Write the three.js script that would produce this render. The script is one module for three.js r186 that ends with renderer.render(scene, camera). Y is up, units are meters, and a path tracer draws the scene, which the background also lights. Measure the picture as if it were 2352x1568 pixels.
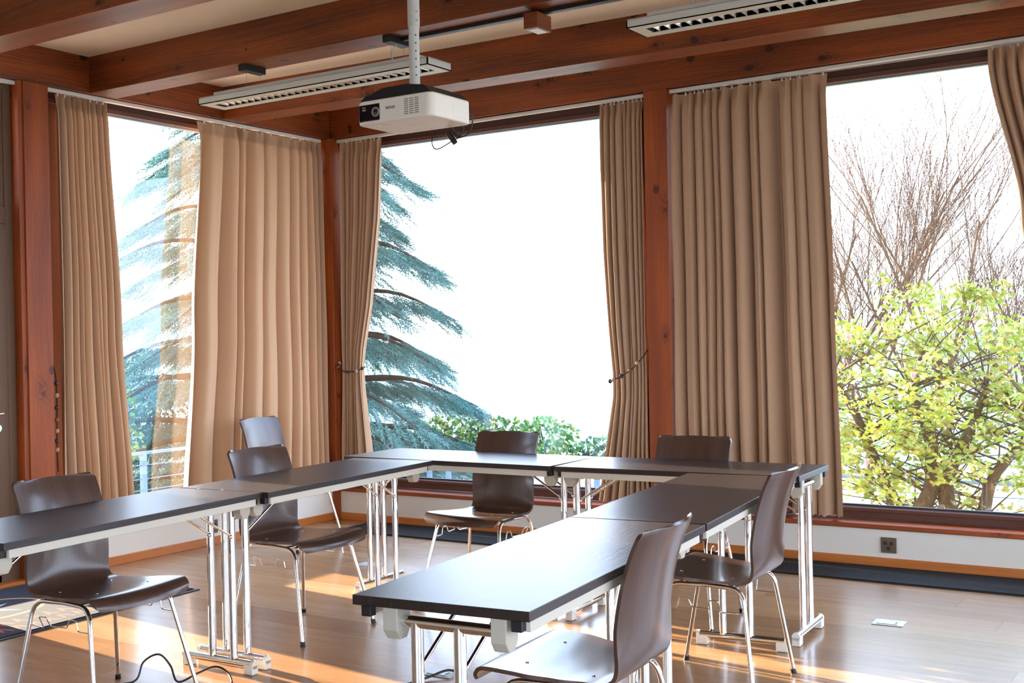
import * as THREE from 'three';
import { RoundedBoxGeometry } from 'three/addons/geometries/RoundedBoxGeometry.js';
import { TextGeometry } from 'three/addons/geometries/TextGeometry.js';
import { FontLoader } from 'three/addons/loaders/FontLoader.js';
import { mergeGeometries, mergeVertices } from 'three/addons/utils/BufferGeometryUtils.js';
import { createNoise2D, createNoise3D } from 'simplex-noise';

/* ------------------------------------------------------------------ camera, sky, sun, exposure */
const scene = new THREE.Scene();
const camera = new THREE.PerspectiveCamera(32.42, 2352 / 1568, 0.05, 6000);
camera.position.set(6.033, 1.36, 6.808);
camera.rotation.order = 'YXZ';
camera.rotation.set(-0.0034132, 0.574248, -0.0197442);

const renderer = new THREE.WebGLRenderer();
renderer.toneMapping = THREE.LinearToneMapping;
renderer.toneMappingExposure = 2.2;
renderer.shadowMap.enabled = true;

// hazy spring sky: milky at the horizon, a clear pale blue overhead
{
  const w = 64, h = 128, data = new Float32Array(w * h * 4);
  for (let r = 0; r < h; r++) {
    const el = ((r + 0.5) / h - 0.5) * Math.PI, k = Math.min(1, Math.max(0, Math.sin(el)));
    const t = Math.pow(k, 0.6);
    const c = [3.15 * (1 - t) + 0.95 * t, 3.5 * (1 - t) + 1.75 * t, 4.0 * (1 - t) + 3.05 * t];
    for (let x = 0; x < w; x++) data.set([c[0], c[1], c[2], 1], (r * w + x) * 4);
  }
  const sky = new THREE.DataTexture(data, w, h, THREE.RGBAFormat, THREE.FloatType);
  sky.mapping = THREE.EquirectangularReflectionMapping;
  sky.magFilter = THREE.LinearFilter; sky.needsUpdate = true;
  scene.background = sky;
}
// low sun shining in through the left-hand windows
const SUN_EL = THREE.MathUtils.degToRad(12), SUN_AZ = THREE.MathUtils.degToRad(6);
const sun = new THREE.DirectionalLight(new THREE.Color(1, 0.86, 0.66), 20);
sun.position.set(-Math.cos(SUN_EL) * Math.cos(SUN_AZ) * 30, Math.sin(SUN_EL) * 30, -Math.cos(SUN_EL) * Math.sin(SUN_AZ) * 30);
sun.castShadow = true; sun.shadow.radius = 1.2; sun.shadow.mapSize.set(4096, 4096);
Object.assign(sun.shadow.camera, { left: -12, right: 12, top: 10, bottom: -10, near: 1, far: 60 });
sun.position.add(new THREE.Vector3(3, 0, 3)); sun.target.position.set(3, 0, 3);
sun.name = 'sun'; scene.add(sun, sun.target);

/* ------------------------------------------------------------------ helpers */
function rng(seed) { let s = seed >>> 0; return () => { s = (s + 0x6d2b79f5) >>> 0; let t = Math.imul(s ^ (s >>> 15), 1 | s); t = (t + Math.imul(t ^ (t >>> 7), 61 | t)) ^ t; return ((t ^ (t >>> 14)) >>> 0) / 4294967296; }; }
const deg = THREE.MathUtils.degToRad;
const V = (x, y, z) => new THREE.Vector3(x, y, z);
const lerp = (a, b, t) => a + (b - a) * t, clamp = (x, a, b) => Math.min(b, Math.max(a, x)), sstep = (a, b, x) => { const t = clamp((x - a) / (b - a), 0, 1); return t * t * (3 - 2 * t); };
const used = new Map();
function numbered(n) { const k = used.get(n) ?? 0; used.set(n, k + 1); return k ? `${n}_${String(k).padStart(3, '0')}` : n; }
function shade(o) { o.traverse((m) => { if (m.isMesh) { m.castShadow = true; m.receiveShadow = true; } }); return o; }
function tag(o, label, category, group) { o.userData.label = label; o.userData.category = category; if (group) o.userData.group = group; return o; }
function thing(name, label, category, pos = [0, 0, 0], turn = 0, group) {
  const o = new THREE.Group(); o.name = numbered(name); o.position.set(...pos); o.rotation.y = turn; scene.add(o);
  return tag(o, label, category, group);
}
function structure(name) { const o = new THREE.Group(); o.name = name; o.userData.kind = 'structure'; scene.add(o); return o; }
function part(name, geo, mat, parent) {
  const g = Array.isArray(geo) ? mergeGeometries(geo.map((x) => (x.index ? x.toNonIndexed() : x)).map(plain)) : geo;
  const m = new THREE.Mesh(g, mat); m.name = name; m.castShadow = m.receiveShadow = true; parent.add(m); return m;
}
function plain(g) { for (const k of Object.keys(g.attributes)) if (!['position', 'normal', 'uv'].includes(k)) g.deleteAttribute(k); if (!g.attributes.uv) g.setAttribute('uv', new THREE.BufferAttribute(new Float32Array(g.attributes.position.count * 2), 2)); return g; }
const rnd = rng(7);
// box with small chamfers and uv in metres; grain axis gives the direction of u
function bx(w, h, d, x = 0, y = 0, z = 0, grain = 'x', r = 0) {
  const g = r ? new RoundedBoxGeometry(w, h, d, 2, Math.min(r, w / 2.01, h / 2.01, d / 2.01)) : new THREE.BoxGeometry(w, h, d);
  uvm(g, grain); g.translate(x, y, z); return g;
}
function uvm(g, grain, off = [rnd() * 3, rnd() * 3]) {
  const p = g.attributes.position, n = g.attributes.normal, uv = new Float32Array(p.count * 2);
  for (let i = 0; i < p.count; i++) {
    const c = { x: p.getX(i), y: p.getY(i), z: p.getZ(i) }, a = { x: Math.abs(n.getX(i)), y: Math.abs(n.getY(i)), z: Math.abs(n.getZ(i)) };
    const dom = a.x > a.y && a.x > a.z ? 'x' : a.y > a.z ? 'y' : 'z', others = ['x', 'y', 'z'].filter((k) => k !== dom);
    const u = others.includes(grain) ? grain : others[0], v = others.find((k) => k !== u);
    uv[2 * i] = c[u] + off[0]; uv[2 * i + 1] = c[v] + off[1] + (dom === 'y' ? 0.41 : dom === 'x' ? 0.77 : 0);
  }
  g.setAttribute('uv', new THREE.BufferAttribute(uv, 2)); return g;
}
function tube(pts, r, seg = 24, rad = 10, tension = 0.5, closed = false) {
  const c = new THREE.CatmullRomCurve3(pts.map((p) => (p.isVector3 ? p : V(...p))), closed, 'catmullrom', tension);
  return new THREE.TubeGeometry(c, seg, r, rad, closed);
}
// straight round bar between two points, capped
function bar(a, b, r, rad = 12, r2 = r) {
  a = a.isVector3 ? a : V(...a); b = b.isVector3 ? b : V(...b);
  const d = b.clone().sub(a), g = new THREE.CylinderGeometry(r2, r, d.length(), rad, 1);
  g.applyQuaternion(new THREE.Quaternion().setFromUnitVectors(V(0, 1, 0), d.normalize())); g.translate((a.x + b.x) / 2, (a.y + b.y) / 2, (a.z + b.z) / 2); return g;
}
// rounded polyline path: corners replaced by arcs
function bent(pts, rad, r, sides = 10) {
  const P = pts.map((p) => V(...p)), path = new THREE.CurvePath(); let prev = P[0];
  for (let i = 1; i < P.length - 1; i++) {
    const a = P[i].clone().add(P[i - 1].clone().sub(P[i]).setLength(rad)), b = P[i].clone().add(P[i + 1].clone().sub(P[i]).setLength(rad));
    path.add(new THREE.LineCurve3(prev, a)); path.add(new THREE.QuadraticBezierCurve3(a, P[i], b)); prev = b;
  }
  path.add(new THREE.LineCurve3(prev, P[P.length - 1]));
  return new THREE.TubeGeometry(path, pts.length * 10, r, sides, false);
}

/* ------------------------------------------------------------------ procedural textures */
const n2a = createNoise2D(rng(11)), n2b = createNoise2D(rng(12)), n2c = createNoise2D(rng(13)), n3 = createNoise3D(rng(14));
function tex(w, h, f, srgb = true) {
  const d = new Uint8Array(w * h * 4);
  for (let y = 0; y < h; y++) for (let x = 0; x < w; x++) { const c = f(x / w, y / h), o = (y * w + x) * 4; d[o] = clamp(c[0], 0, 255); d[o + 1] = clamp(c[1], 0, 255); d[o + 2] = clamp(c[2], 0, 255); d[o + 3] = 255; }
  const t = new THREE.DataTexture(d, w, h, THREE.RGBAFormat); t.wrapS = t.wrapT = THREE.RepeatWrapping; t.magFilter = THREE.LinearFilter; t.minFilter = THREE.LinearMipmapLinearFilter; t.generateMipmaps = true;
  if (srgb) t.colorSpace = THREE.SRGBColorSpace; t.needsUpdate = true; return t;
}
const cyc = (n, u, v, fu, fv) => { // tileable in u and v by blending
  const a = n(u * fu, v * fv), b = n((u - 1) * fu, v * fv), c = n(u * fu, (v - 1) * fv), d = n((u - 1) * fu, (v - 1) * fv);
  return lerp(lerp(a, b, u), lerp(c, d, u), v);
};
// stained spruce with knots; covers LU x LV metres
function woodTex(W, H, LU, LV, base, dark, knots, seed, grainDepth = 1) {
  const R = rng(seed), ks = []; for (let i = 0; i < knots; i++) ks.push([R(), R(), 0.010 + 0.016 * R(), 0.6 + 0.8 * R(), R() < 0.6]);
  return tex(W, H, (u, v) => {
    const x = u * LU, y = v * LV; let warp = 0, dk = 0, smear = 0;
    for (const [ku, kv, kr, ks2, big] of ks) {
      let dx = (u - ku); dx -= Math.round(dx); dx *= LU; let dy = (v - kv); dy -= Math.round(dy); dy *= LV;
      if (Math.abs(dx) > 0.5 || Math.abs(dy) > 0.2) continue;
      const q = Math.hypot(dx * 0.35, dy);
      warp += Math.sign(dy || 1) * kr * 0.9 * Math.exp(-(q * q) / (kr * kr * 6));
      const e = Math.hypot(dx * 0.8, dy) / (kr * ks2);
      dk = Math.max(dk, sstep(1.15, 0.55, e));
      if (big) smear = Math.max(smear, Math.exp(-((dx - kr) ** 2) / (kr * kr * 22) - dy * dy / (kr * kr * 5)) * (0.55 + 0.45 * n2c(x * 30, y * 55)));
    }
    const yy = y + warp;
    const ring = 0.5 + 0.5 * n2c(x * 0.55 + 9, yy * 85 + 1.5 * n2a(x * 0.5, yy * 4));
    const fine = cyc(n2b, u, v, LU * 5, LV * 260), fibre = cyc(n2c, u, v, LU * 22, LV * 600), tone = cyc(n2a, u, v, LU * 0.8, LV * 6);
    let k = 0.34 * ring * grainDepth + 0.16 * fine * grainDepth + 0.10 * fibre + 0.32 * tone + 0.12;
    k = clamp(k, 0, 1); k = Math.max(k, dk * 0.97, clamp(smear, 0, 0.72));
    return [lerp(base[0], dark[0], k), lerp(base[1], dark[1], k), lerp(base[2], dark[2], k)];
  });
}
const rep = (t, lu, lv) => { t.repeat.set(1 / lu, 1 / lv); return t; };
const beamTex = rep(woodTex(2048, 512, 5, 1.1, [158, 74, 12], [50, 17, 5], 64, 31), 5, 1.1);
const postTex = rep(woodTex(1024, 256, 3, 0.6, [172, 82, 20], [92, 34, 8], 16, 32, 0.9), 3, 0.6);
const paleTex = rep(woodTex(1024, 128, 4, 0.4, [206, 124, 56], [156, 78, 26], 9, 33, 0.6), 4, 0.4);
function stripTex(W, H, LU, LV, base, dark, fu, fv, seed, contrast = 1) {
  const a = createNoise2D(rng(seed)), b = createNoise2D(rng(seed + 1));
  return tex(W, H, (u, v) => {
    const k = clamp(0.5 + contrast * (0.30 * cyc(a, u, v, LU * fu, LV * fv) + 0.22 * cyc(b, u, v, LU * fu * 3.1, LV * fv * 2.7) + 0.18 * cyc(a, u, v, LU * 0.9, LV * 9)), 0, 1);
    return [lerp(base[0], dark[0], k), lerp(base[1], dark[1], k), lerp(base[2], dark[2], k)];
  });
}
const oakTex = rep(stripTex(1024, 512, 2.4, 0.8, [205, 168, 128], [158, 116, 78], 2.2, 150, 41), 2.4, 0.8);
const wengeTex = rep(stripTex(1024, 512, 1.5, 0.6, [58, 44, 38], [20, 14, 12], 3.2, 190, 51, 1.1), 1.5, 0.6);
const wengeBump = rep(stripTex(1024, 512, 1.5, 0.6, [255, 255, 255], [0, 0, 0], 3.2, 190, 51, 1.3), 1.5, 0.6); wengeBump.colorSpace = THREE.NoColorSpace;
const shellTex = rep(stripTex(512, 512, 1.0, 0.5, [104, 74, 60], [56, 37, 29], 3.0, 210, 61, 1.0), 1.0, 0.5);
const clothTex = rep(tex(256, 256, (u, v) => { const k = 1 + 0.05 * Math.sin(u * 256 * 0.785 * 2) * Math.sin(v * 256 * 0.785 * 2) + 0.05 * cyc(n2a, u, v, 60, 60); return [188 * k, 153 * k, 122 * k]; }), 0.16, 0.16);
const barkTex = rep(tex(256, 256, (u, v) => { const k = 0.8 + 0.35 * cyc(n2b, u, v, 6, 30) + 0.2 * cyc(n2c, u, v, 20, 40); return [128 * k, 108 * k, 84 * k]; }), 0.4, 0.4);
const plasterBump = rep(tex(256, 256, (u, v) => { const k = 128 + 60 * cyc(n2a, u, v, 40, 40) + 50 * cyc(n2b, u, v, 90, 90); return [k, k, k]; }, false), 0.3, 0.3);

/* ------------------------------------------------------------------ materials */
const std = (o) => new THREE.MeshStandardMaterial(o), phy = (o) => new THREE.MeshPhysicalMaterial(o);
const M = {
  beam: phy({ map: beamTex, roughness: 0.5, clearcoat: 0.18, clearcoatRoughness: 0.3 }),
  post: phy({ map: postTex, roughness: 0.55, clearcoat: 0.06, clearcoatRoughness: 0.3 }),
  pale: phy({ map: paleTex, roughness: 0.4, clearcoat: 0.3, clearcoatRoughness: 0.25 }),
  sill: phy({ map: postTex, roughness: 0.5, clearcoat: 0.1, clearcoatRoughness: 0.2 }),
  ceil: std({ color: 0xe6d6c2, roughness: 0.95, bumpMap: plasterBump, bumpScale: 0.0004 }),
  plaster: std({ color: 0xece5d8, roughness: 0.95, bumpMap: plasterBump, bumpScale: 0.0005 }),
  frame: std({ color: 0x5f392c, roughness: 0.5 }),
  doorPaint: std({ color: 0x6b4f3a, roughness: 0.55 }),
  seal: std({ color: 0x2a2c30, roughness: 0.6 }),
  alu: std({ color: 0xaab0b8, roughness: 0.35, metalness: 0.7 }),
  glass: phy({ color: 0xffffff, roughness: 0.0, transmission: 1, thickness: 0, ior: 1.5 }),
  rail: std({ color: 0xe8e3d8, roughness: 0.35 }),
  cloth: phy({ map: clothTex, roughness: 0.95, transmission: 0.016, thickness: 0, sheen: 0.3, sheenRoughness: 0.6, sheenColor: new THREE.Color(0.8, 0.7, 0.6) }),
  hem: std({ color: 0x8f745c, roughness: 0.95 }),
  cord: std({ color: 0x241816, roughness: 0.8 }),
  beadLight: std({ color: 0xb98a6c, roughness: 0.4 }), beadMid: std({ color: 0x8a4e36, roughness: 0.4 }), beadDark: std({ color: 0x3a2428, roughness: 0.4 }),
  wenge: phy({ map: wengeTex, roughness: 0.34, bumpMap: wengeBump, bumpScale: 0.0003, specularIntensity: 1, clearcoat: 0.1, clearcoatRoughness: 0.2 }),
  edge: std({ map: wengeTex, roughness: 0.4 }),
  shell: phy({ map: shellTex, roughness: 0.32, clearcoat: 0.5, clearcoatRoughness: 0.14 }),
  chrome: std({ color: 0xe8e6e4, roughness: 0.06, metalness: 1 }),
  apron: std({ color: 0xcfc8b8, roughness: 0.5 }), bracket: std({ color: 0xb9b2a2, roughness: 0.55 }),
  blackPlastic: std({ color: 0x141416, roughness: 0.45 }), whitePlastic: std({ color: 0xe9e4d8, roughness: 0.5 }),
  lampBody: std({ color: 0xd6d3c6, roughness: 0.45 }), mirror: std({ color: 0xe4e0de, roughness: 0.22, metalness: 1 }),
  projector: std({ color: 0xeee2d0, roughness: 0.42 }), pole: std({ color: 0xcfc9bc, roughness: 0.4 }), wire: std({ color: 0x9a9a98, roughness: 0.3, metalness: 0.8 }),
  lens: phy({ color: 0x10141c, roughness: 0.05, clearcoat: 1 }), greyPrint: std({ color: 0x8d857c, roughness: 0.6 }), darkPrint: std({ color: 0x4a4648, roughness: 0.6 }),
  grille: std({ color: 0x1f1b18, roughness: 0.8 }), grilleBed: std({ color: 0x100e0d, roughness: 0.8 }),
  socket: std({ color: 0x6d5746, roughness: 0.5 }), socketDark: std({ color: 0x3a2c22, roughness: 0.5 }),
  steelPlate: std({ color: 0xc3c6c8, roughness: 0.35, metalness: 0.6 }),
  barkMag: std({ map: barkTex, color: 0xf0ddc0, roughness: 0.95 }), barkBeech: std({ map: barkTex, color: 0xffe6dc, roughness: 0.95 }), barkCedar: std({ map: barkTex, color: 0x8a8680, roughness: 0.95 }),
  leafMag: phy({ color: 0xa3ae38, roughness: 0.6, transmission: 0.35, thickness: 0, side: THREE.DoubleSide }), leafMag2: phy({ color: 0xbdaa50, roughness: 0.6, transmission: 0.35, thickness: 0, side: THREE.DoubleSide }),
  leafGreen: phy({ color: 0x4a7d3a, roughness: 0.6, transmission: 0.3, thickness: 0, side: THREE.DoubleSide }), leafYellow: phy({ color: 0x7f9440, roughness: 0.6, transmission: 0.3, thickness: 0, side: THREE.DoubleSide }), leafDark: phy({ color: 0x3c5746, roughness: 0.7, transmission: 0.2, thickness: 0, side: THREE.DoubleSide }),
  needle: phy({ color: 0x4b746c, roughness: 0.8, transmission: 0.12, thickness: 0, side: THREE.DoubleSide }),
  petal: phy({ color: 0xe9bfc8, roughness: 0.6, transmission: 0.3, thickness: 0, side: THREE.DoubleSide }),
  deck: std({ color: 0xb7a48d, roughness: 0.85 }), lawn: std({ color: 0x6f7a4c, roughness: 1 }), lake: std({ color: 0x62808f, roughness: 0.8 }),
  railingPaint: std({ color: 0x64788a, roughness: 0.5 }),
};

/* ------------------------------------------------------------------ room shell */
const XR = 9.6, ZF = 9.4, CEIL = 3.12, BEAM = 2.9, SILL = 0.25;
const beamBottom = (x) => 2.902 + 0.0067 * x;   // the long wall plate rises a touch to the right
{ // floor of long oak boards, laid along the window wall
  const floor = structure('floor');
  const base = part('subfloor', bx(XR + 0.4, 0.2, ZF + 0.4, XR / 2 - 0.0, -0.112, ZF / 2), std({ color: 0x6b4d33, roughness: 0.9 }), floor);
  const BW = 0.205, tones = [0xffffff, 0xf3ece4, 0xe8ddd0, 0xfaf3ea, 0xdfd2c4];
  const mats = tones.map((c) => phy({ map: oakTex, color: c, roughness: 0.27, clearcoat: 0.25, clearcoatRoughness: 0.12 }));
  const R = rng(91);
  for (let row = 0; row * BW < ZF; row++) {
    let x = -R() * 1.9;
    while (x < XR) {
      const x0 = Math.max(0, x), x1 = Math.min(XR, x + 2.2);
      if (x1 - x0 > 0.02) {
        const z0 = row * BW, z1 = Math.min(ZF, z0 + BW);
        const g = bx(x1 - x0 - 0.0008, 0.012, z1 - z0 - 0.0008, 0, 0, 0, 'x'); g.translate((x0 + x1) / 2, -0.006 - 0.0002 * R(), (z0 + z1) / 2);
        part('plank', g, mats[Math.floor(R() * mats.length)], floor);
      }
      x += 2.2;
    }
  }
}
{ const c = structure('ceiling'); part('ceiling_slab', bx(XR + 0.4, 0.2, ZF + 0.4, XR / 2, CEIL + 0.1, ZF / 2), M.ceil, c); }
const T = 0.24; // outer wall thickness
{ // left wall (x = 0): low plaster parapet below the window, wall above the plate, solid beyond the door
  const w = structure('wall_left');
  part('parapet', bx(0.16, 0.215, 2.418, -0.08, 0.1075, 1.254), M.plaster, w);
  part('upper_wall', bx(T, 0.26, ZF, -T / 2 - 0.14, 3.01, ZF / 2), M.plaster, w);
  part('solid_wall', bx(T, 2.9, ZF - 3.46, -T / 2, 1.45, (ZF + 3.46) / 2), M.plaster, w);
}
{ const w = structure('wall_back');
  for (const [a, b] of [[0.045, 2.667], [2.829, 5.42], [5.58, 8.17], [8.33, XR]]) part('parapet', bx(b - a, 0.215, 0.16, (a + b) / 2, 0.1075, -0.08), M.plaster, w);
  part('upper_wall', bx(XR + T, 0.26, T, XR / 2, 3.03, -T / 2 - 0.14), M.plaster, w);
}
{ const w = structure('wall_right'); // outside the frame: tall windows between plaster piers
  part('parapet', bx(T, 0.25, ZF + T, XR + T / 2, 0.125, ZF / 2), M.plaster, w);
  part('upper_wall', bx(T, 0.27, ZF + T, XR + T / 2, 2.985, ZF / 2), M.plaster, w);
  for (const [z0, z1] of [[-0.1, 0.2], [2.9, 3.1], [5.9, 6.1], [8.9, ZF]]) part('pier', bx(T, 2.6, z1 - z0, XR + T / 2, 1.55, (z0 + z1) / 2), M.plaster, w);
}
{ const w = structure('wall_front'); // behind the camera; its wide window is added, sized to brighten the room
  const [a, b, y0, y1] = [4.6, 9.0, 0.35, 2.62];
  part('parapet', bx(XR + T, y0, T, XR / 2, y0 / 2, ZF + T / 2), M.plaster, w); part('upper_wall', bx(XR + T, CEIL - y1, T, XR / 2, (CEIL + y1) / 2, ZF + T / 2), M.plaster, w);
  for (const [p, q] of [[-0.1, a], [b, XR + 0.1]]) part('pier', bx(q - p, y1 - y0, T, (p + q) / 2, (y0 + y1) / 2, ZF + T / 2), M.plaster, w);
  const o = structure('window_8'), c = (a + b) / 2, yc = (y0 + y1) / 2;
  part('frame', [bx(b - a, 0.08, 0.07, c, y0 + 0.04, ZF + 0.1), bx(b - a, 0.08, 0.07, c, y1 - 0.04, ZF + 0.1), bx(0.07, y1 - y0, 0.068, a + 0.035, yc, ZF + 0.1), bx(0.07, y1 - y0, 0.068, b - 0.035, yc, ZF + 0.1)], M.frame, o);
  part('pane', bx(b - a - 0.1, y1 - y0 - 0.1, 0.006, c, yc, ZF + 0.1), M.glass, o);
}

/* timber: wall plates, ceiling joists and posts */
function sloped(w, x0, x1, yTop, z0, z1) { // plate whose underside follows beamBottom
  const g = bx(x1 - x0, yTop - BEAM, z1 - z0, (x0 + x1) / 2, (yTop + BEAM) / 2, (z0 + z1) / 2, 'x'), p = g.attributes.position;
  for (let i = 0; i < p.count; i++) if (p.getY(i) < BEAM + 0.01) p.setY(i, beamBottom(p.getX(i)));
  g.computeVertexNormals(); return g;
}
{
  const b = thing('wall_plate', 'long stained timber beam running over the lake-side windows', 'beam', [0, 0, 0], 0, 'timber beams'); part('timber', sloped(0, 0, XR, CEIL, -0.14, 0), M.beam, b);
  const l = thing('wall_plate', 'stained timber beam above the left-hand window and door', 'beam', [0, 0, 0], 0, 'timber beams'); part('timber', bx(0.14, CEIL - BEAM, ZF, -0.07, (CEIL + BEAM) / 2, ZF / 2, 'z'), M.beam, l);
  const labels = ['stained timber ceiling joist nearest the lake-side wall, behind the projector', 'middle stained timber ceiling joist carrying the lamps and black track', 'dark stained timber ceiling joist across the top left corner', 'fourth timber ceiling joist from the lake-side wall, above the view', 'fifth timber ceiling joist from the lake-side wall, above the view', 'sixth timber ceiling joist from the lake-side wall, behind the camera', 'seventh timber ceiling joist from the lake-side wall, behind the camera'];
  [[0.865, 1.065, -0.030], [1.972, 2.172, 0], [3.085, 3.285, 0], [4.19, 4.39, 0], [5.3, 5.5, 0], [6.4, 6.6, 0], [7.5, 7.7, 0]].forEach(([z0, z1, skew], i) => {
    const o = thing('ceiling_joist', labels[i], 'beam', [0, 0, 0], 0, 'timber beams');
    const g = bx(XR, CEIL - BEAM, z1 - z0, XR / 2, (CEIL + BEAM) / 2, (z0 + z1) / 2, 'x'), p = g.attributes.position;
    for (let k = 0; k < p.count; k++) p.setZ(k, p.getZ(k) + skew * (p.getX(k) - 0.6));
    part('timber', g, M.beam, o);
  });
  const post = (label, x0, x1, z0, z1, top) => { const o = thing('timber_post', label, 'post', [(x0 + x1) / 2, 0, (z0 + z1) / 2], 0, 'timber posts'); part('timber', bx(x1 - x0, top, z1 - z0, 0, top / 2, 0, 'y', 0.004), M.post, o); };
  post('stained timber post at the left between door and window', -0.14, 0.001, 2.463, 2.63, BEAM);
  post('stained timber post between the two lake-side windows', 2.667, 2.829, -0.14, 0.001, beamBottom(2.75));
  post('narrow stained timber post in the room corner', -0.14, 0.045, -0.14, 0.045, BEAM);
  post('stained timber post beyond the right-hand window, outside the view', 5.42, 5.58, -0.14, 0.001, beamBottom(5.5));
  post('stained timber post at the far right, outside the view', 8.17, 8.33, -0.14, 0.001, beamBottom(8.2));
}
{ // skirting boards
  const b = structure('baseboard_back'); part('board', bx(XR - 0.047, 0.055, 0.014, XR / 2 + 0.022, 0.0275, 0.007, 'x', 0.003), M.pale, b);
  const l = structure('baseboard_left'); part('board', bx(0.014, 0.055, 2.41, 0.007, 0.0275, 1.252, 'z', 0.003), M.pale, l);
  part('board', bx(0.014, 0.055, ZF - 3.47, 0.007, 0.0275, (ZF + 3.47) / 2, 'z', 0.003), M.pale, l);
  // window boards with a rounded nose
  const s = structure('trim_1'); part('window_board', bx(2.62, 0.03, 0.2, 1.356, 0.23, -0.085, 'x', 0.006), M.sill, s);
  const s2 = structure('trim_2'); part('window_board', bx(2.59, 0.03, 0.2, 4.125, 0.23, -0.085, 'x', 0.006), M.sill, s2);
  const s3 = structure('trim_3'); part('window_board', bx(0.2, 0.03, 2.41, -0.085, 0.23, 1.255, 'z', 0.006), M.sill, s3);
  const s4 = structure('trim_4'); part('window_board', bx(2.58, 0.03, 0.2, 6.875, 0.23, -0.085, 'x', 0.006), M.sill, s4);
}
/* windows: fixed panes in dark brown frames */
function windowUnit(n, wall, s0, s1, y0, y1, fe = 0.075) {
  const o = structure('window_' + n), d = -0.165, fw = 0.075;
  const put = (name, ds, dy, dd, s, y, off, mat, r = 0.004) => part(name, wall === 'back' ? bx(ds, dy, dd, s, y, off, 'x', r) : bx(dd, dy, ds, off, y, s, 'z', r), mat, o);
  const sc = (s0 + s1) / 2, L = s1 - s0, yc = (y0 + y1) / 2;
  put('bottom_rail', L, y0 + 0.085 - SILL, 0.06, sc, (SILL + y0 + 0.085) / 2 - 0.0, d, M.frame);
  put('top_rail', L, 2.91 - y1, 0.06, sc, (2.91 + y1) / 2, d, M.frame);
  put('top_bead', L - 2 * fw, 0.03, 0.03, sc, y1 + 0.015, d + 0.04, M.frame);
  put('bottom_bead', L - 2 * fw, 0.022, 0.02, sc, y0 + 0.07, d + 0.037, M.frame);
  for (const [s, q] of [[s0 + fw / 2, fw], [s1 - fe / 2, fe]]) put('stile', q, 2.91 - SILL, 0.058, s, (2.91 + SILL) / 2, d, M.frame);
  put('seal', L - 2 * fw, 0.012, 0.03, sc, y0 + 0.09, d, M.seal, 0); put('seal', L - 2 * fw, 0.010, 0.03, sc, y1 - 0.004, d, M.alu, 0);
  put('pane', L - 2 * fw + 0.01, y1 - y0 - 0.07, 0.006, sc, (y0 + y1) / 2 + 0.03, d - 0.012, M.glass, 0);
}
windowUnit(1, 'left', 0.05, 2.463, 0.235, 2.825, 0.16);
windowUnit(2, 'back', 0.05, 2.667, 0.235, 2.825, 0.14);
windowUnit(3, 'back', 2.829, 5.42, 0.235, 2.838);
windowUnit(4, 'back', 5.58, 8.17, 0.235, 2.838);
{ // glazed terrace door at the left, with a transom light over it
  const o = structure('door_1'), x = -0.11;
  part('jamb', [bx(0.13, 2.9, 0.03, -0.075, 1.45, 2.645, 'y'), bx(0.13, 2.9, 0.06, -0.075, 1.45, 3.43, 'y')], M.post, o);
  part('frame', [bx(0.07, 2.9, 0.05, x, 1.45, 2.685, 'y', 0.004), bx(0.07, 2.9, 0.05, x, 1.45, 3.375, 'y', 0.004), bx(0.07, 0.06, 0.64, x, 2.87, 3.03, 'z', 0.004), bx(0.072, 0.10, 0.64, x, 2.12, 3.03, 'z', 0.004)], M.doorPaint, o);
  part('leaf', [bx(0.06, 2.06, 0.095, x + 0.012, 1.04, 2.765, 'y', 0.004), bx(0.06, 2.06, 0.075, x + 0.012, 1.04, 3.312, 'y', 0.004), bx(0.06, 0.12, 0.5, x + 0.012, 0.07, 3.03, 'z', 0.004), bx(0.06, 0.09, 0.5, x + 0.012, 2.02, 3.03, 'z', 0.004)], M.doorPaint, o);
  part('transom_frame', [bx(0.05, 0.04, 0.586, x, 2.19, 3.03, 'z', 0.004), bx(0.05, 0.04, 0.586, x, 2.82, 3.03, 'z', 0.004), bx(0.05, 0.66, 0.03, x, 2.5, 2.722, 'y', 0.004), bx(0.05, 0.66, 0.03, x, 2.5, 3.338, 'y', 0.004)], M.doorPaint, o);
  part('pane', bx(0.006, 1.85, 0.47, x, 1.05, 3.04), M.glass, o); part('pane', bx(0.006, 0.6, 0.6, x, 2.5, 3.03), M.glass, o);
  const h = part('handle', [bar([-0.068, 0.985, 2.79], [-0.02, 0.985, 2.79], 0.008), bar([-0.022, 0.985, 2.783], [-0.022, 0.985, 2.90], 0.0085)], M.chrome, o);
  part('lock_rose', new THREE.CylinderGeometry(0.022, 0.022, 0.008, 20).rotateZ(Math.PI / 2).translate(-0.064, 0.90, 2.79), M.chrome, o);
  part('threshold', bx(0.2, 0.02, 0.8, -0.08, 0.012, 3.03, 'z', 0.004), M.pale, o);
}
{ // windows of the right-hand wall, outside the frame
  [[0.2, 2.9], [3.1, 5.9], [6.1, 8.9]].forEach(([a, b], i) => { const o = structure('window_' + (5 + i)), c = (a + b) / 2;
    part('frame', [bx(0.07, 0.08, b - a, XR + 0.1, 0.29, c, 'z'), bx(0.07, 0.08, b - a, XR + 0.1, 2.81, c, 'z'), bx(0.07, 2.6, 0.07, XR + 0.1, 1.55, a + 0.035, 'y'), bx(0.07, 2.6, 0.07, XR + 0.1, 1.55, b - 0.035, 'y')], M.frame, o);
    part('pane', bx(0.006, 2.5, b - a - 0.1, XR + 0.1, 1.55, c), M.glass, o); });
}

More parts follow.
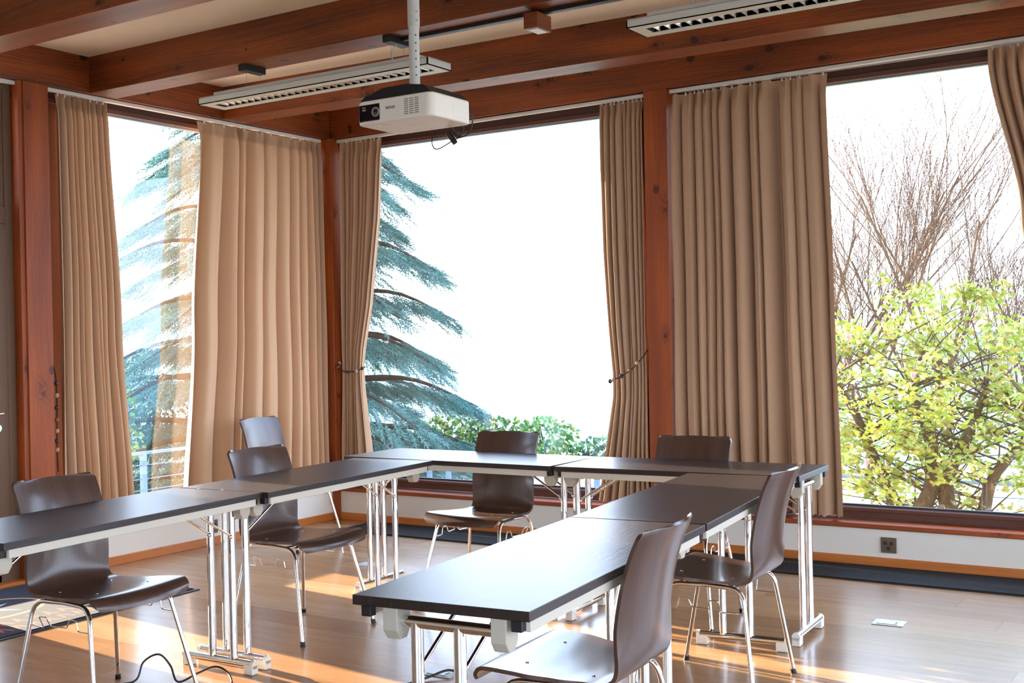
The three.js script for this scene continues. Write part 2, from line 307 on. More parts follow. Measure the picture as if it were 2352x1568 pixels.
/* ------------------------------------------------------------------ curtain rails and curtains */
function curtainRail(label, wall, s0, s1, y0, y1) {
  const o = thing('curtain_rail', label, 'curtain rail', [0, 0, 0], 0, 'curtain rails'), L = s1 - s0;
  const g = wall === 'back' ? bx(L, 0.022, 0.03, 0, 0, 0, 'x', 0.003) : bx(0.03, 0.022, L, 0, 0, 0, 'z', 0.003);
  const m = part('track', g, M.rail, o);
  if (wall === 'back') { m.position.set((s0 + s1) / 2, (y0 + y1) / 2, -0.045); m.rotation.z = Math.atan2(y1 - y0, L); } else m.position.set(-0.045, y0, (s0 + s1) / 2);
}
const railY = (x) => beamBottom(x) - 0.016;
curtainRail('white curtain rail over the large middle window', 'back', 0.03, 2.665, railY(0), railY(2.665));
curtainRail('white curtain rail over the right-hand window', 'back', 2.835, 5.42, railY(2.835), railY(5.42));
curtainRail('white curtain rail over the narrow left window', 'left', 0.06, 2.462, BEAM - 0.014, BEAM - 0.014);
curtainRail('short white curtain rail above the door', 'left', 2.655, 3.4, BEAM - 0.014, BEAM - 0.014);

// keys: [y, s0, s1, amp] from top to bottom; folds follow the cloth
function curtain(label, wall, keys, folds, seed, gliders, opt = {}) {
  const R = rng(seed), o = thing('curtain', label, 'curtain', [0, 0, 0], 0, 'taupe curtains');
  const NU = folds * 22, NV = 56, yT = keys[0][0], yB = keys[keys.length - 1][0];
  const at = (y) => { let i = 0; while (i < keys.length - 2 && y < keys[i + 1][0]) i++; const a = keys[i], b = keys[i + 1], t = clamp((a[0] - y) / (a[0] - b[0]), 0, 1), e = opt.linear ? t : t * t * (3 - 2 * t); return [lerp(a[1], b[1], e), lerp(a[2], b[2], e), lerp(a[3], b[3], e)]; };
  const ph = [], am = [], ln = []; for (let i = 0; i <= folds + 1; i++) { ph.push((R() - 0.5) * 0.5); am.push(0.5 + 0.75 * R()); ln.push((R() - 0.5)); }
  const wv = []; for (let i = 0; i < 17; i++) wv.push(R());
  const cum = [0]; for (let i = 0; i < folds; i++) cum.push(cum[i] + 0.5 + 1.1 * R()); // pleats of unequal width
  const along = (u) => { const f = clamp(u, 0, 1) * folds, k = Math.min(folds - 1, Math.floor(f)); return lerp(cum[k], cum[k + 1], f - k) / cum[folds]; };
  const pos = [], uv = [], idx = [];
  for (let j = 0; j <= NV; j++) {
    const v = j / NV, y = lerp(yT, yB, v), [s0, s1, amp] = at(y), pinch = sstep(0.13, 0.0, yT - y);
    for (let i = 0; i <= NU; i++) {
      const u = i / NU, f = u * folds, k = Math.floor(f), fr = f - k, a = lerp(am[k], am[Math.min(k + 1, folds)], sstep(0, 1, fr)), jit = lerp(ph[k], ph[Math.min(k + 1, folds)], fr) * (1 - 0.3 * pinch) + 0.25 * lerp(ln[k], ln[Math.min(k + 1, folds)], fr) * v;
      const th = 2 * Math.PI * (f + jit), width = s1 - s0, fw = width / folds;
      // broad rounded pleats with narrow deep valleys between them
      const g = f + jit, gk = Math.floor(g), q = (g - gk - 0.5) / (0.13 + 0.09 * wv[((gk % 17) + 17) % 17]), valley = Math.exp(-q * q);
      let depth = amp * a * lerp(0.72 - 2.1 * valley + 0.25 * Math.sin(th + 0.6), -0.5 + 1.4 * Math.pow(0.5 + 0.5 * Math.sin(th), 5), pinch);
      depth += 0.012 * n3(u * 4 + seed, v * 1.6, 3.1) * (0.3 + v);
      const ends = sstep(0, 0.04, u) * sstep(1, 0.96, u);
      let s = lerp(s0, s1, along(u)) - fw * (opt.roll ?? 0.2) * 0.9 * q * Math.exp(-q * q * 0.8) * (1 - 0.7 * pinch) * ends + 0.012 * n3(u * 3, v * 1.3, seed) * v * ends;
      const yy = y + (j === NV ? 0.006 * Math.sin(th * 3 + seed) : 0);
      const off = (opt.off ?? -0.042) + depth;
      pos.push(...(wall === 'back' ? [s, yy + (opt.slope ?? 0) * (s - s0) * (1 - v), off] : [off, yy, s])); uv.push(u * folds * 0.2, y);
    }
  }
  for (let j = 0; j < NV; j++) for (let i = 0; i < NU; i++) { const a = j * (NU + 1) + i, b = a + 1, c = a + NU + 1, d = c + 1; idx.push(a, c, b, b, c, d); }
  const g = new THREE.BufferGeometry(); g.setAttribute('position', new THREE.Float32BufferAttribute(pos, 3)); g.setAttribute('uv', new THREE.Float32BufferAttribute(uv, 2)); g.setIndex(idx); g.computeVertexNormals();
  const cl = part('cloth', g, M.cloth, o);
  // gliders that carry the heading
  const gl = bx(0.008, 0.018, 0.008, 0, 0, 0);
  for (let i = 0; i < gliders; i++) {
    const u = (i + 0.5 + 0.3 * (R() - 0.5)) / gliders, s = lerp(keys[0][1], keys[0][2], u), m = part('glider', gl, M.whitePlastic, o);
    if (wall === 'back') m.position.set(s, yT + (opt.slope ?? 0) * (s - keys[0][1]) - 0.003, -0.045); else m.position.set(-0.045, yT - 0.003, s);
  }
  return o;
}
const CT = 2.868, CB = 0.268;
curtain('narrow gathered taupe curtain beside the left timber post', 'left', [[CT, 2.015, 2.385, 0.030], [1.5, 1.955, 2.385, 0.040], [CB, 1.875, 2.39, 0.046]], 9, 3, 8, { roll: 0.2 });
curtain('wide taupe curtain between the narrow left window and the corner', 'left', [[CT, 0.06, 1.270, 0.030], [1.5, 0.062, 1.37, 0.05], [CB, 0.065, 1.47, 0.060]], 11, 21, 13, { roll: 0.2 });
curtain('taupe curtain in the corner, tied back left of the middle window', 'back', [[CT, 0.075, 0.475, 0.026], [2.27, 0.078, 0.43, 0.032], [1.62, 0.078, 0.343, 0.034], [1.30, 0.076, 0.272, 0.03], [1.15, 0.075, 0.252, 0.026], [0.98, 0.073, 0.256, 0.03], [0.6, 0.06, 0.285, 0.038], [CB, 0.055, 0.31, 0.045]], 8, 5, 9, { roll: 0.22, linear: true });
curtain('taupe curtain gathered by a beaded tieback beside the middle timber post', 'back', [[CT + 0.014, 2.327, 2.648, 0.026], [2.5, 2.327, 2.648, 0.03], [1.9, 2.342, 2.648, 0.034], [1.4, 2.368, 2.648, 0.034], [1.1, 2.39, 2.648, 0.028], [0.95, 2.388, 2.648, 0.028], [0.6, 2.33, 2.648, 0.04], [CB, 2.275, 2.648, 0.045]], 8, 6, 10, { roll: 0.22, linear: true });
curtain('widest taupe curtain, hanging open right of the middle timber post', 'back', [[CT + 0.012, 2.846, 3.85, 0.040], [1.6, 2.85, 3.88, 0.056], [CB, 2.85, 3.91, 0.062]], 12, 47, 16, { slope: 0.006, roll: 0.24 });
curtain('taupe curtain at the right edge of the picture, drawn aside', 'back', [[CT + 0.026, 4.745, 5.39, 0.03], [1.95, 4.905, 5.395, 0.036], [1.2, 5.10, 5.395, 0.03], [CB, 4.98, 5.395, 0.045]], 11, 9, 14, { roll: 0.2 });

function tieback(label, pts, beads) {
  const o = thing('curtain_tieback', label, 'tieback', [0, 0, 0], 0, 'beaded curtain tiebacks');
  const c = new THREE.CatmullRomCurve3(pts.map((p) => V(...p)));
  part('cord', new THREE.TubeGeometry(c, 40, 0.0042, 6), M.cord, o);
  const g = new THREE.SphereGeometry(0.013, 14, 10), ms = [M.beadDark, M.beadLight, M.beadDark, M.beadMid, M.beadLight];
  beads.forEach((t, i) => { const m = part('bead', g, ms[i % 5], o); m.position.copy(c.getPointAt(t)); m.scale.set(1, 1.12, 1); });
}
tieback('beaded cord tieback around the corner curtain', [[0.055, 1.21, -0.02], [0.065, 1.165, 0.03], [0.115, 1.135, 0.045], [0.19, 1.125, 0.045], [0.26, 1.135, 0.03], [0.29, 1.16, -0.02]], [0.93, 0.78, 0.58, 0.22, 0.08]);
tieback('beaded cord tieback around the curtain beside the middle post', [[2.662, 1.27, -0.02], [2.640, 1.22, 0.02], [2.585, 1.155, 0.04], [2.53, 1.115, 0.045], [2.47, 1.085, 0.045], [2.415, 1.065, 0.035], [2.385, 1.06, 0.0]], [0.95, 0.82, 0.66, 0.48, 0.31]);
tieback('beaded cord tieback hanging loose against the left timber post', [[-0.02, 1.27, 2.462], [-0.005, 1.20, 2.45], [0.0, 1.05, 2.447], [0.0, 0.9, 2.449], [-0.002, 0.75, 2.45], [-0.01, 0.62, 2.44]], [0.2, 0.31, 0.42, 0.53, 0.63, 0.72, 0.8]);

/* ------------------------------------------------------------------ floor fittings */
{
  const o = thing('floor_vent', 'long black slatted convector grille in the floor along the window wall', 'grille');
  part('tray', bx(8.9, 0.008, 0.40, 4.85, 0.003, 0.235), M.grilleBed, o);
  const sl = []; for (let z = 0.05; z < 0.43; z += 0.0125) sl.push(bx(8.86, 0.007, 0.0065, 4.85, 0.0085, z, 'x'));
  const m = part('slats', sl, M.grille, o); m.userData.kind = 'stuff';
  part('edge_strip', [bx(8.9, 0.012, 0.008, 4.85, 0.006, 0.437), bx(0.008, 0.012, 0.4, 0.402, 0.006, 0.235)], M.grille, o);
}
function floorBox(label, x, z, turn) {
  const o = thing('floor_socket', label, 'floor socket', [x, 0, z], turn, 'metal floor sockets');
  part('frame', bx(0.14, 0.004, 0.105, 0, 0.002, 0, 'x', 0.001), M.steelPlate, o);
  const lid = part('lid', bx(0.095, 0.003, 0.078, -0.004, 0.0052, 0, 'x', 0.001), M.steelPlate, o);
  part('finger_slot', bx(0.006, 0.001, 0.03, 0.034, 0.007, 0.012), M.blackPlastic, lid);
}
floorBox('metal floor socket plate on the open floor at the right', 4.524, 1.30, 0.05);
floorBox('metal floor socket plate under the nearest table', 3.18, 2.97, 0.04);
floorBox('metal floor socket plate in front of the middle window', 1.42, 1.32, 0.05);
function wallSocket(label, pos, turn) {
  const o = thing('wall_socket', label, 'socket', pos, turn, 'brown wall sockets');
  part('plate', bx(0.088, 0.088, 0.011, 0, 0, 0.0055, 'x', 0.003), M.socket, o);
  const ins = part('insert', bx(0.06, 0.06, 0.004, 0, 0, 0.012, 'x', 0.001), M.socket, o);
  for (const [x, y] of [[-0.017, 0.012], [0.017, 0.012], [0, -0.016]]) part('outlet', new THREE.CylinderGeometry(0.0125, 0.0125, 0.002, 6).rotateX(Math.PI / 2).translate(x, y, 0.0142), M.socketDark, ins);
}
wallSocket('brown triple wall socket below the right-hand window', [4.174, 0.128, 0.0], 0);
wallSocket('brown wall socket below the narrow left window', [0.0, 0.122, 1.261], Math.PI / 2);

{ // printed doormat
  const W = 1024, H = 512, c = document.createElement('canvas'); c.width = W; c.height = H; const x = c.getContext('2d'), R = rng(5);
  x.fillStyle = '#20232f'; x.fillRect(0, 0, W, H);
  const im = x.getImageData(0, 0, W, H); for (let i = 0; i < im.data.length; i += 4) { const k = (R() - 0.5) * 34; im.data[i] += k; im.data[i + 1] += k; im.data[i + 2] += k * 1.1; } x.putImageData(im, 0, 0);
  x.strokeStyle = '#d39a57'; x.lineWidth = 12; x.beginPath(); x.ellipse(500, 205, 175, 120, 0, 0, 7); x.stroke();
  x.fillStyle = '#e8e0dc'; for (let i = 0; i < 5; i++) { x.save(); x.translate(500, 205); x.rotate(i * 1.2566); x.beginPath(); x.moveTo(-16, 10); x.lineTo(0, -100); x.lineTo(16, 10); x.fill(); x.restore(); }
  x.strokeStyle = '#c4503c'; x.lineWidth = 9; // lettering too worn to read
  for (let r = 0; r < 2; r++) for (let i = 0; i < 13; i++) { const px = 190 + i * 52, py = 370 + r * 66; x.beginPath(); x.moveTo(px, py + 40); x.lineTo(px + 8 + 10 * R(), py); x.lineTo(px + 22, py + 38 * R()); x.lineTo(px + 34, py + 42); x.stroke(); }
  const t = new THREE.CanvasTexture(c); t.colorSpace = THREE.SRGBColorSpace;
  const o = thing('doormat', 'dark navy doormat with a printed oval emblem and red lettering by the door', 'doormat', [0.56, 0, 3.2], 0);
  part('rubber_border', bx(1.0, 0.006, 1.75, 0, 0.003, 0, 'x', 0.002), M.blackPlastic, o);
  const p = new THREE.BoxGeometry(0.95, 0.006, 1.70); const uv = p.attributes.uv, ps = p.attributes.position; for (let i = 0; i < uv.count; i++) uv.setXY(i, 0.5 - ps.getZ(i) / 1.7, 0.5 - ps.getX(i) / 0.95);
  p.translate(0, 0.008, 0); part('pile', p, std({ map: t, roughness: 1 }), o);
  o.rotation.y = 0.02;
}
function cable(label, pts, r = 0.0042) { const o = thing('cable', label, 'cable', [0, 0, 0], 0, 'black floor cables'); part('lead', tube(pts, r, 90, 8), M.blackPlastic, o); }
cable('black cable looped loose on the floor beside the front left chair', [[2.05, 0.005, 3.95], [2.10, 0.005, 3.78], [2.165, 0.006, 3.68], [2.10, 0.05, 3.58], [2.135, 0.075, 3.53], [2.24, 0.05, 3.56], [2.33, 0.006, 3.60], [2.37, 0.03, 3.53], [2.40, 0.045, 3.47], [2.46, 0.03, 3.46], [2.53, 0.006, 3.50], [2.62, 0.005, 3.6]]);
cable('short black cable lying beneath the nearest table by the floor socket', [[3.10, 0.005, 3.35], [3.15, 0.005, 3.2], [3.178, 0.008, 3.09], [3.21, 0.02, 2.99], [3.23, 0.012, 2.95]], 0.005);

/* ------------------------------------------------------------------ folding tables */
const TH = 0.742, TW = 0.48;
function foldingTable(label, cx, cz, turn, L, flips = [1, -1], skew = 0, shift = 0) { // skew: leg frames never fold out quite square
  const o = thing('folding_table', label, 'table', [cx, 0, cz], turn, 'folding tables set in a U');
  part('tabletop', bx(L - 0.003, 0.024, TW, 0, TH - 0.012, 0, 'x', 0.0015), M.wenge, o);
  for (const s of [-1, 1]) {
    part('apron_rail', bx(L - 0.06, 0.030, 0.022, 0, TH - 0.039, s * (TW / 2 - 0.022), 'x', 0.002), M.apron, o);
    for (const e of [-1, 1]) part('corner_connector', bx(0.024, 0.026, 0.028, e * (L / 2 - 0.018), TH - 0.038, s * (TW / 2 - 0.036), 'x', 0.002), M.blackPlastic, o);
  }
  // frame bolts along the rails
  [-1, 1].forEach((e, k) => {
    const f = new THREE.Group(); f.name = 'leg_frame'; o.add(f); f.position.x = e * (L / 2 - 0.042); f.position.z = shift; f.rotation.y = (e > 0 ? 0 : Math.PI) + deg(skew); const m = flips[k];
    const zs = [-0.083 * m, 0.037 * m];
    part('cross_bar', bar([0, TH - 0.062, -0.12 * m], [0, TH - 0.062, 0.14 * m], 0.0145, 16), M.chrome, f);
    for (const z of [-0.142 * m, 0.158 * m]) {
      const s = new THREE.Shape(); s.moveTo(-0.026, 0); s.lineTo(0.026, 0); s.lineTo(0.026, -0.055); s.lineTo(0.012, -0.076); s.lineTo(-0.012, -0.076); s.lineTo(-0.026, -0.055); s.closePath();
      const g = new THREE.ExtrudeGeometry(s, { depth: 0.036, bevelEnabled: true, bevelSize: 0.003, bevelThickness: 0.003, bevelSegments: 2 }); g.translate(0, TH - 0.026, z - 0.018); part('hinge_bracket', g, M.bracket, f);
    }
    for (const z of zs) {
      const t = part('leg', bar([0, 0.05, z], [0, TH - 0.062, z], 0.0155, 20), M.chrome, f);
      part('strut', [bar([-0.006, 0.56, z + 0.004], [-0.255, TH - 0.03, z + 0.004], 0.0055, 8), new THREE.SphereGeometry(0.011, 12, 8).translate(-0.012, 0.56, z + 0.004)], M.chrome, f);
    }
    const ft = part('foot_bar', bar([0, 0.042, -0.188], [0, 0.042, 0.188], 0.0165, 20), M.chrome, f);
    for (const s of [-1, 1]) part('foot_cap', [bx(0.036, 0.040, 0.05, 0, 0.021, s * 0.175, 'x', 0.004), bar([0, 0.042, s * 0.186], [0, 0.042, s * 0.2], 0.018, 20)], M.whitePlastic, f);
  });
  return o;
}
// local +x of each table points away from the camera along its row
function tableFromEnds(label, a, b, side, flips, skew = 0, shift = 0) { // a, b: ends of one long edge [x, z]; side: +1/-1 which side the top lies on
  const dx = b[0] - a[0], dz = b[1] - a[1], L = Math.hypot(dx, dz), nx = -dz / L * side, nz = dx / L * side;
  return foldingTable(label, (a[0] + b[0]) / 2 + nx * TW / 2, (a[1] + b[1]) / 2 + nz * TW / 2, Math.atan2(-dz, dx), L, flips, skew, shift);
}
// left row: front long edges
tableFromEnds('dark folding table in the left row, nearest the left picture edge', [2.6655, 4.579], [2.5265, 3.306], -1, [-1, -1], -4, 0.03);
tableFromEnds('dark folding table in the left row, touching the back row', [2.5535, 3.302], [2.4405, 2.024], -1, [1, 1], -4);
// back row
tableFromEnds('dark folding table in the back row, left half under the middle window', [1.840, 2.014], [3.128, 2.008], -1, [1, 1]);
tableFromEnds('dark folding table in the back row, right half ending by the widest curtain', [3.152, 2.006], [4.332, 1.938], -1, [1, -1]);
// right row (left-hand long edges)
tableFromEnds('dark folding table nearest the camera in the right row', [4.1445, 4.629], [4.0080, 3.334], 1, [-1, 1], -2);
tableFromEnds('dark folding table in the right row, between the nearest table and the back row', [4.0077, 3.330], [3.8455, 2.006], 1, [1, 1]);

/* ------------------------------------------------------------------ plywood stacking chairs */
const shellGeo = (() => {
  const prof = [[0.238, 0.404], [0.230, 0.424], [0.212, 0.440], [0.18, 0.447], [0.10, 0.443], [0.0, 0.434], [-0.10, 0.429], [-0.160, 0.432], [-0.196, 0.449], [-0.216, 0.485], [-0.228, 0.54], [-0.240, 0.62], [-0.256, 0.70], [-0.281, 0.78], [-0.312, 0.848]].map(([z, y]) => V(0, y, z));
  const curve = new THREE.CatmullRomCurve3(prof, false, 'centripetal'), L = curve.getLength();
  const wk = [[0, 0.212], [0.04, 0.226], [0.1, 0.232], [0.22, 0.226], [0.33, 0.208], [0.42, 0.192], [0.5, 0.189], [0.62, 0.192], [0.8, 0.192], [1, 0.193]];
  const width = (t) => { let i = 0; while (i < wk.length - 2 && t > wk[i + 1][0]) i++; return lerp(wk[i][1], wk[i + 1][1], sstep(0, 1, (t - wk[i][0]) / (wk[i + 1][0] - wk[i][0]))); };
  const ts = []; for (let i = 0; i <= 8; i++) ts.push(0.03 * (1 - Math.cos(i / 8 * Math.PI / 2))); for (let i = 1; i <= 46; i++) ts.push(0.03 + 0.94 * i / 46); for (let i = 7; i >= 0; i--) ts.push(1 - 0.03 * (1 - Math.cos(i / 8 * Math.PI / 2)));
  const NU = 20, NV = ts.length - 1, TK = 0.0115, top = [], bot = [];
  const surf = (t, s) => { const p = curve.getPointAt(clamp(t, 0, 1)), d = Math.min(t, 1 - t) * L, r = t < 0.5 ? 0.018 : 0.024, cut = d < r ? r - Math.sqrt(Math.max(0, r * r - (r - d) ** 2)) : 0;
    const w = width(t) - cut, x = s * w, q = (s * s), back = sstep(0.48, 0.7, t), seat = 1 - sstep(0.4, 0.55, t);
    const lip = sstep(0.12, 0.0, t);
    return V(x, p.y + 0.006 * q * seat - 0.002 - lip * 0.010 * q * 0, p.z + 0.032 * q * back - lip * 0.022 * q); };
  for (const t of ts) for (let i = 0; i <= NU; i++) { const s = i / NU * 2 - 1, p = surf(t, s), e = 0.004;
    const a = surf(Math.min(1, t + e), s).sub(surf(Math.max(0, t - e), s)), sb = clamp(s, -0.98, 0.98), b = surf(t, sb + 0.02).sub(surf(t, sb - 0.02)), n = b.cross(a).normalize();
    top.push([p.clone().addScaledVector(n, TK / 2), t * L, p.x]); bot.push([p.clone().addScaledVector(n, -TK / 2), t * L, p.x]); }
  const pos = [], uv = [], idx = [], add = (q) => { pos.push(q[0].x, q[0].y, q[0].z); uv.push(q[1], q[2]); return pos.length / 3 - 1; };
  const A = top.map(add), B = bot.map(add), at = (S, j, i) => S[j * (NU + 1) + i];
  for (let j = 0; j < NV; j++) for (let i = 0; i < NU; i++) { const f = (S, k) => { const a = at(S, j, i), b = at(S, j, i + 1), c = at(S, j + 1, i), d = at(S, j + 1, i + 1); k ? idx.push(a, b, c, b, d, c) : idx.push(a, c, b, b, c, d); }; f(A, 1); f(B, 0); }
  const rim = []; for (let i = 0; i <= NU; i++) rim.push(i); for (let j = 1; j <= NV; j++) rim.push(j * (NU + 1) + NU); for (let i = NU - 1; i >= 0; i--) rim.push(NV * (NU + 1) + i); for (let j = NV - 1; j > 0; j--) rim.push(j * (NU + 1));
  const rt = rim.map((k) => add(top[k])), rb = rim.map((k) => add(bot[k]));
  for (let k = 0; k < rim.length; k++) { const n = (k + 1) % rim.length; idx.push(rt[k], rb[k], rt[n], rt[n], rb[k], rb[n]); }
  const g = new THREE.BufferGeometry(); g.setAttribute('position', new THREE.Float32BufferAttribute(pos, 3)); g.setAttribute('uv', new THREE.Float32BufferAttribute(uv, 2)); g.setIndex(idx); g.computeVertexNormals(); return g;
})();
function makeChair() {
  const o = new THREE.Group();
  part('shell', shellGeo, M.shell, o);
  for (const s of [-1, 1]) {
    for (const f of [-1, 1]) {
      const zt = f > 0 ? 0.135 : -0.165, zf = f > 0 ? 0.232 : -0.222;
      const leg = part('leg', bent([[s * 0.245, 0.012, zf], [s * 0.186, 0.413, zt], [s * 0.178, 0.417, -0.015]], 0.055, 0.0088, 12), M.chrome, o);
      part('foot_cap', bar([s * 0.2465, 0, zf * 1.006], [s * 0.2425, 0.02, zf * 0.985], 0.0125, 12, 0.0105), M.blackPlastic, leg);
    }
    // linking hook: bent wire between the legs of one side
    const zA = -0.178, zB = 0.158, yk = 0.325, xk = s * 0.199;
    part('linking_hook', bent([[xk, yk, zA], [xk + s * 0.01, yk, -0.085], [xk + s * 0.03, yk + 0.045, -0.085], [xk + s * 0.03, yk + 0.045, -0.045], [xk + s * 0.01, yk + 0.008, -0.045], [xk, yk + 0.008, 0.03], [xk, yk + 0.04, 0.045], [xk, yk + 0.04, 0.08], [xk, yk, 0.09], [xk, yk, zB]], 0.008, 0.0028, 6), M.chrome, o);
  }
  for (const z of [-0.115, 0.085]) part('cross_bar', bar([-0.178, 0.417, z], [0.178, 0.417, z], 0.0075, 10), M.chrome, o);
  for (const x of [-0.12, 0.12]) for (const z of [-0.115, 0.085]) { part('screw_pad', bar([x, 0.408, z], [x, 0.43, z], 0.012, 12), M.blackPlastic, o); }
  for (const x of [-0.12, 0.12]) for (const z of [-0.105, 0.10]) part('rivet', new THREE.SphereGeometry(0.0055, 10, 6).scale(1, 0.35, 1).translate(x, (z > 0 ? 0.4492 : 0.4355), z), M.chrome, o);
  return o;
}
const chair0 = makeChair(); let chairUsed = false;
function chair(label, x, z, face) { // face: direction the sitter looks, degrees from +z towards +x
  const o = chairUsed ? chair0.clone() : chair0; chairUsed = true; o.name = numbered('stacking_chair'); o.position.set(x, 0, z); o.rotation.set(0, deg(face), 0); scene.add(o);
  o.userData = { label, category: 'chair', group: 'dark plywood stacking chairs' }; return o;
}
chair('dark plywood chair at the front of the left row, beside the doormat', 2.291, 3.911, 92.4);
chair('dark plywood chair in the left row, behind the second table', 2.150, 2.686, 89.8);
chair('dark plywood chair standing alone against the wide left curtain', 0.502, 1.010, 94.9);
chair('dark plywood chair behind the back row, before the middle window', 2.533, 1.717, 1.5);
chair('dark plywood chair behind the back row, near the middle timber post', 3.620, 1.655, 4.9);
chair('brown-backed plywood chair in the right row, beside the back row', 4.205, 2.542, -86.9);
chair('brown-backed plywood chair nearest the camera in the right row', 4.358, 3.905, -86.0);

/* ------------------------------------------------------------------ ceiling lamps */
function lamp(label, x0, x1, z) {
  const L = x1 - x0, xc = (x0 + x1) / 2, o = thing('louvre_lamp', label, 'lamp', [xc, 2.70, z], 0, 'suspended louvre lamps');
  const W = 0.20, H = 0.036, sw = 0.088; // slot
  const sides = [bx(L, H, 0.006, 0, H / 2, W / 2 - 0.003), bx(L, H, 0.006, 0, H / 2, -W / 2 + 0.003), bx(0.006, H, W, L / 2 - 0.003, H / 2, 0), bx(0.006, H, W, -L / 2 + 0.003, H / 2, 0),
    bx(L, 0.004, W, 0, H, 0), bx(L, 0.004, (W - sw) / 2, 0, 0.002, (W + sw) / 4), bx(L, 0.004, (W - sw) / 2, 0, 0.002, -(W + sw) / 4), bx(0.06, 0.004, sw, L / 2 - 0.03, 0.002, 0), bx(0.06, 0.004, sw, -L / 2 + 0.03, 0.002, 0)];
  part('housing', sides, M.lampBody, o);
  part('gear_box', bx(L - 0.16, 0.03, 0.12, 0, H + 0.016, 0, 'x', 0.004), M.lampBody, o);
  const s = new THREE.Shape(); s.moveTo(0, 0); s.quadraticCurveTo(-0.016, 0.012, -0.018, 0.028); s.lineTo(-0.020, 0.028); s.quadraticCurveTo(-0.018, 0.010, -0.002, 0); 
  for (const e of [-1, 1]) { const g = new THREE.ExtrudeGeometry(s, { depth: L - 0.12, bevelEnabled: false, curveSegments: 8 }); g.rotateY(Math.PI / 2); g.translate(-(L - 0.12) / 2, 0.002, 0); if (e < 0) g.scale(1, 1, -1); g.translate(0, 0, e * sw / 2); part('side_reflector', g, M.mirror, o); }
  const bs = new THREE.Shape(); bs.moveTo(-0.001, 0); bs.lineTo(0.001, 0); bs.quadraticCurveTo(0.006, 0.010, 0.017, 0.020); bs.lineTo(-0.017, 0.020); bs.quadraticCurveTo(-0.006, 0.010, -0.001, 0);
  const blade = new THREE.ExtrudeGeometry(bs, { depth: sw - 0.004, bevelEnabled: false, curveSegments: 4 }); blade.translate(0, 0.003, -(sw - 0.004) / 2);
  const n = Math.round((L - 0.14) / 0.05); for (let i = 0; i < n; i++) { const m = part('louvre_blade', blade, M.mirror, o); m.position.x = -(L - 0.14) / 2 + (i + 0.5) * (L - 0.14) / n; }
  part('tube_bed', bx(L - 0.14, 0.003, sw, 0, 0.031, 0), M.mirror, o);
  return o;
}
function suspension(o, dx, z, black, cord) { // canopy on the joist, two steel wires down to the lamp
  const c = part('canopy', bx(0.055, 0.035, 0.16, dx, BEAM - 2.70 - 0.0175, z, 'z', 0.003), black, o);
  for (const e of [-0.06, 0.045]) part('wire', bar([dx, 0.05, z + e], [dx, BEAM - 2.70 - 0.035, z + e], 0.0009, 5), M.wire, o);
  if (cord) part('power_cord', tube([[dx + 0.01, BEAM - 2.70 - 0.035, z + 0.01], [dx - 0.012, 0.13, z + 0.02], [dx - 0.012, 0.09, z + 0.02], [dx + 0.005, 0.05, z + 0.01]], 0.003, 20, 6), M.whitePlastic, o);
}
const canopyMat = std({ color: 0x1e1a1a, roughness: 0.5 });
const lamp1 = lamp('suspended grey louvre lamp behind the projector', 0.99, 2.60, 2.11); suspension(lamp1, 1.275 - 1.795, -0.04, canopyMat, false); suspension(lamp1, 2.30 - 1.795, -0.04, canopyMat, true);
const lamp2 = lamp('suspended grey louvre lamp at the top right', 3.685, 5.295, 2.11); suspension(lamp2, 3.97 - 4.49, -0.04, canopyMat, true); suspension(lamp2, 5.0 - 4.49, -0.04, canopyMat, false);
{ const o = thing('power_track', 'black power track under the middle ceiling joist', 'track'); part('track', bx(1.6, 0.018, 0.03, 3.135, BEAM - 0.009, 2.055, 'x', 0.002), canopyMat, o);
  const b = thing('track_adapter', 'small wooden box clamped over the black power track', 'box', [3.14, BEAM - 0.018, 2.06]); part('case', bx(0.075, 0.075, 0.13, 0, -0.0375, 0, 'z', 0.003), M.beam, b); part('socket_face', bx(0.05, 0.003, 0.09, 0, -0.0765, 0), M.whitePlastic, b); }

